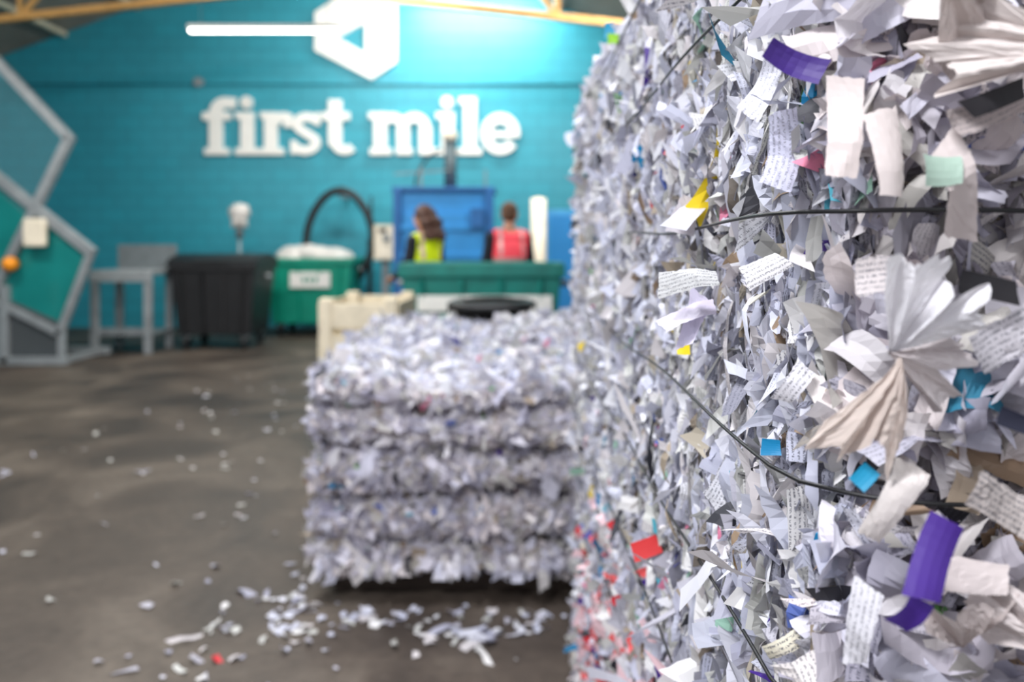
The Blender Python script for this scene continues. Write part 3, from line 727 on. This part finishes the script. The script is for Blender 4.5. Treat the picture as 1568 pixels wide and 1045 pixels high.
beam('upright', T(-5.2, .45), T(-5.2, 0.045), .07, M_galv, bt)
for (x, z) in ((-6.9, .05), (-5.2, .05)): beam('cross_member', T(x, z, 0), T(x, z, .95), .07, M_galv, bt)
prism('tinted_panel', [T(-6.85, 2.85)[::2], T(-4.92, 1.31)[::2], T(-5.24, .43)[::2], T(-6.85, 1.22)[::2]], .03, .05, M_tealp, bt)
prism('clear_panel', [T(-6.6, 4.1)[::2], T(-5.14, 2.6)[::2], T(-5.6, 1.7)[::2], T(-6.8, 2.8)[::2]], .0, .012, M_glass, bt)
prism('base_grille', [T(-5.82, .75)[::2], T(-5.25, .5)[::2], T(-5.25, .08)[::2], T(-5.82, .08)[::2]], .02, .04, M_mesh, bt)
prism('base_panel', [T(-6.85, .9)[::2], T(-5.88, .8)[::2], T(-5.88, .08)[::2], T(-6.85, .08)[::2]], .02, .04, M_grey, bt)
bm = bmesh.new(); add_sph(bm, T(-5.75, 1.17, -.08), .085); add_cone(bm, T(-5.75, 1.17, -.08), T(-5.75, 1.17, .02), .06, .06); mesh_obj('warning_beacon', bm, M_orange, bt, smooth=True)
box('control_panel', T(-5.46, 1.53, -.08), (.24, .1, .32), M_cream, bt, .02)

# ------------------------------------------------------------- lights
def batten(name, c, L, axis='X', power=30, hang=None, col=(1, .97, .92), tilt=0):
    e = empty(name, c)
    s = (L, .07, .045) if axis == 'X' else (.07, L, .045)
    s2 = (L*.985, .05, .03) if axis == 'X' else (.05, L*.985, .03)
    box('housing', (0, 0, .045), s, M_white, e, .005); box('diffuser', (0, 0, .008), s2, M_tube, e, .008)
    if hang:
        for k in (-.42, .42):
            p = (L*k, 0) if axis == 'X' else (0, L*k)
            cyl('suspension_wire', (p[0], p[1], .06), (p[0], p[1], hang-c[2]), .004, M_galv, e, seg=8)
    l = bpy.data.lights.new('lamp', 'AREA'); l.shape = 'RECTANGLE'; l.size = L if axis == 'X' else .3; l.size_y = .3 if axis == 'X' else L
    l.energy = power; l.color = col
    o = bpy.data.objects.new('lamp', l); COL.objects.link(o); o.parent = e; o.location = (0, 0, -.02); o.rotation_euler = (tilt, 0, 0)
    return e
batten('hanging_led_light', (-2.49, 8.0, 3.53), 1.52, hang=ROOF(-2.49), power=75)
batten('hanging_led_light', (-5.6, 6.5, 4.4), 1.52, hang=ROOF(-5.6), power=100, tilt=math.radians(25))
batten('hanging_led_light', (-2.6, 4.6, 4.2), 1.52, hang=ROOF(-2.6), power=150)
batten('hanging_led_light', (-.4, 2.4, 3.6), 1.52, 'Y', hang=ROOF(-.4), power=110, col=(.93, .95, 1))
batten('hanging_led_light', (-1.2, -.6, 3.4), 1.52, hang=ROOF(-1.2), power=165, col=(.95, .96, 1))
batten('hanging_led_light', (1.5, 8.5, 4.3), 1.52, hang=ROOF(1.5), power=150, tilt=math.radians(35))
batten('hanging_led_light', (-2.0, 9.6, 5.2), 2.4, hang=ROOF(-2.0), power=200, tilt=math.radians(55))
batten('hanging_led_light', (-.5, 12.5, 5.62), 2.4, hang=ROOF(-.5), power=170, tilt=math.radians(40))

w = bpy.data.worlds.new('World'); scene.world = w; w.use_nodes = True
w.node_tree.nodes['Background'].inputs[0].default_value = (.91, .93, 1, 1); w.node_tree.nodes['Background'].inputs[1].default_value = 1.2

# ------------------------------------------------------------- people
def person(name, loc, rot, H, vest, sleeve, hairm, long_hair, head_yaw, head_pitch, wr):
    root = empty(name, loc, rot); root.scale = (H/1.76,)*3
    bm = bmesh.new()
    slim = .93 if long_hair else 1.0
    S_, E_, Wp = {}, {}, {}
    for sx in (-1, 1):
        hip = (sx*.09, 0, .92); kn = (sx*.1, .02, .5); an = (sx*.11, -.01, .1)
        add_cone(bm, hip, kn, .088, .06); add_cone(bm, kn, an, .058, .042); add_sph(bm, kn, .06); add_sph(bm, hip, .09)
        add_sph(bm, (sx*.11, .05, .045), (.047, .135, .045)); add_sph(bm, (sx*.11, -.01, .07), .052)
        sh = Vector((sx*.175*slim, 0, 1.42)); el = Vector((sx*.235*slim, .03, 1.14)); wrp = Vector((sx*wr[0], wr[1], wr[2]))
        S_[sx], E_[sx], Wp[sx] = sh, el, wrp
        add_sph(bm, sh, .062); add_cone(bm, sh, el, .056, .044); add_sph(bm, el, .045); add_cone(bm, el, wrp, .043, .028); add_sph(bm, wrp, .029)
        f = (wrp-el).normalized(); up = Vector((0, 0, 1)); s_ = f.cross(up).normalized()*(-sx); n_ = -(s_.cross(f)).normalized()
        if n_.z > 0: n_ = -n_
        for a in range(4): add_cone(bm, wrp+s_*(.0), wrp+f*.085+s_*(.03-.02*a), .022, .013, 10)
        for a, ln in enumerate((.07, .078, .072, .056)):
            p0 = wrp+f*.083+s_*(.033-.022*a); d = f.copy()
            for k in range(3):
                d = (d+n_*.38).normalized(); p1 = p0+d*ln*(.45, .32, .23)[k]; add_cone(bm, p0, p1, .0092-.0008*k, .0086-.0008*k, 10); add_sph(bm, p1, .0086-.0008*k, seg=10); p0 = p1
        p0 = wrp+f*.028+s_*.02; d = (f*.7+s_*.75).normalized()
        for k in range(3):
            p1 = p0+d*(.038, .03, .024)[k]; add_cone(bm, p0, p1, .0135-.0015*k, .012-.0015*k, 10); add_sph(bm, p1, .012-.0015*k, seg=10); p0 = p1; d = (d+n_*.2+f*.2).normalized()
    add_sph(bm, (0, 0, .95), (.155*slim, .11, .13)); add_sph(bm, (0, 0, 1.1), (.14*slim, .1, .2)); add_sph(bm, (0, 0, 1.28), (.165*slim, .112, .2)); add_sph(bm, (0, -.01, 1.42), (.17*slim, .08, .06))
    add_cone(bm, (0, -.01, 1.42), (0, .0, 1.58), .062, .052)
    for sx in (-1, 1): add_cone(bm, (0, -.01, 1.49), (sx*.16*slim, 0, 1.43), .05, .05)
    HM = Matrix.Translation((0, 0, 1.55)) @ Matrix.Rotation(head_yaw, 4, 'Z') @ Matrix.Rotation(head_pitch, 4, 'X') @ Matrix.Translation((0, 0, -1.55))
    add_sph(bm, (0, -.005, 1.665), (.076, .095, .098), HM); add_sph(bm, (0, .03, 1.605), (.056, .062, .066), HM); add_sph(bm, (0, .075, 1.565), (.025, .02, .018), HM)
    add_sph(bm, (0, .1, 1.632), (.014, .022, .016), HM); add_sph(bm, (0, .092, 1.655), (.009, .018, .03), HM)
    add_sph(bm, (0, .075, 1.69), (.055, .018, .012), HM); add_sph(bm, (0, .084, 1.598), (.026, .012, .009), HM)
    for sx in (-1, 1): add_sph(bm, (sx*.078, -.0, 1.648), (.011, .021, .033), HM); add_sph(bm, (sx*.04, .062, 1.63), (.022, .022, .02), HM)
    o = mesh_obj('body', bm, M_skin, root)
    rm = o.modifiers.new('r', 'REMESH'); rm.mode = 'VOXEL'; rm.voxel_size = .0065
    sm = o.modifiers.new('s', 'SMOOTH'); sm.iterations = 3; sm.factor = .5
    dg = bpy.context.evaluated_depsgraph_get(); me = bpy.data.meshes.new_from_object(o.evaluated_get(dg)); o.modifiers.clear(); o.data = me
    me.materials.clear()
    for m_ in (M_skin, vest, sleeve, M_dark, M_refl, M_black): me.materials.append(m_)
    nV = len(me.vertices); co = np.empty(nV*3); me.vertices.foreach_get('co', co); co = co.reshape(-1, 3)
    no = np.empty(nV*3); me.vertices.foreach_get('normal', no); no = no.reshape(-1, 3)
    def seg(pts, a, b):
        a = np.array(a); b = np.array(b); t = np.clip(((pts-a) @ (b-a))/((b-a) @ (b-a)), 0, 1); return np.linalg.norm(pts-(a+t[:, None]*(b-a)), axis=1)
    def cls(p):
        c = np.zeros(len(p), int)
        z = p[:, 2]; ax = np.abs(p[:, 0])
        c[z < .93] = 3; c[z < .1] = 5
        tor = (z >= .86) & (z < 1.5) & (ax < .19*slim)
        neck = (z > 1.47) & (np.hypot(p[:, 0], p[:, 1]) < .08)
        arm = np.zeros(len(p), bool); hand = np.zeros(len(p), bool)
        for sx in (-1, 1):
            du = seg(p, S_[sx], E_[sx]); df = seg(p, E_[sx], Wp[sx])
            outer = (p[:, 0]*sx > .175*slim)
            arm |= ((du < .075) & outer) | ((df < .052) & (outer | (p[:, 1] > .12)))
            ff = np.array((Wp[sx]-E_[sx]).normalized()); hand |= (((p-np.array(Wp[sx])) @ ff) > .0) & (np.linalg.norm(p-np.array(Wp[sx]), axis=1) < .25) & (p[:, 1] > .12)
        c[tor & ~arm] = 1
        rib = tor & ~arm & (((z > 1.02) & (z < 1.06)) | ((z > 1.19) & (z < 1.23)) | ((z > 1.25) & (ax > .09) & (ax < .12)))
        c[rib] = 4
        c[arm] = 2; c[hand] = 0; c[neck | (z >= 1.5)] = 0
        return c
    cv = cls(co)
    co2 = co+no*(np.isin(cv, [1, 4])*.016+(cv == 2)*.007+(cv == 3)*.006)[:, None]
    me.vertices.foreach_set('co', co2.reshape(-1))
    nf = len(me.polygons)
    cen = np.array([co[list(p.vertices)].mean(0) for p in me.polygons])
    me.polygons.foreach_set('material_index', cls(cen).astype(np.int32)); me.polygons.foreach_set('use_smooth', np.ones(nf, bool)); me.update()
    bm = bmesh.new()
    for sx in (-1, 1): add_sph(bm, (sx*.031, .079, 1.665), .0125, HM, 14)
    mesh_obj('eyes', bm, M_eye, root, smooth=True)
    bm = bmesh.new()
    for sx in (-1, 1): add_sph(bm, (sx*.031, .0885, 1.665), .005, HM, 10)
    mesh_obj('pupils', bm, M_pupil, root, smooth=True)
    bm = bmesh.new(); add_sph(bm, (0, .0935, 1.598), (.022, .006, .006), HM, 12); mesh_obj('lips', bm, M_lip, root, smooth=True)
    bm = bmesh.new()
    if long_hair:
        add_sph(bm, (0, -.03, 1.685), (.095, .105, .105), HM)
        for k in range(16):
            a = math.radians(200+k*140/15)
            x = .095*math.cos(a); y = -.03+.09*math.sin(a)
            add_cone(bm, HM @ Vector((x*.8, y*.8, 1.70)), HM @ Vector((x*1.3, y*1.25, 1.44+R.uniform(-.05, .03))), .048, .030, 10)
            add_sph(bm, HM @ Vector((x*1.2, y*1.2, 1.57)), .044, seg=10)
    else:
        add_sph(bm, (0, -.02, 1.69), (.084, .095, .09), HM); add_sph(bm, (0, -.045, 1.64), (.074, .065, .07), HM); add_sph(bm, (0, .03, 1.745), (.06, .05, .03), HM)
    h = mesh_obj('hair', bm, hairm, root)
    rm = h.modifiers.new('r', 'REMESH'); rm.mode = 'VOXEL'; rm.voxel_size = .008; rm.use_smooth_shade = True
    sm = h.modifiers.new('s', 'SMOOTH'); sm.iterations = 2
    return root
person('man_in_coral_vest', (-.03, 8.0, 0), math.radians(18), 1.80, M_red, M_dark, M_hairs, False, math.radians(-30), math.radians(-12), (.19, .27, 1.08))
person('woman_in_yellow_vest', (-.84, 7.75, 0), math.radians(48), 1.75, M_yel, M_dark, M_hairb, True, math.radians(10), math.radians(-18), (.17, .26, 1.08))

# ------------------------------------------------------------- camera
cam = bpy.data.cameras.new('camera'); co = bpy.data.objects.new('camera', cam); COL.objects.link(co)
co.location = (0, 0, 1.35); co.rotation_euler = (math.radians(90), 0, 0)
cam.lens = 28; cam.sensor_width = 36; cam.shift_y = -0.0906; cam.clip_start = .02
cam.dof.use_dof = True; cam.dof.focus_distance = .66; cam.dof.aperture_fstop = 3.6; cam.dof.aperture_blades = 9
scene.camera = co
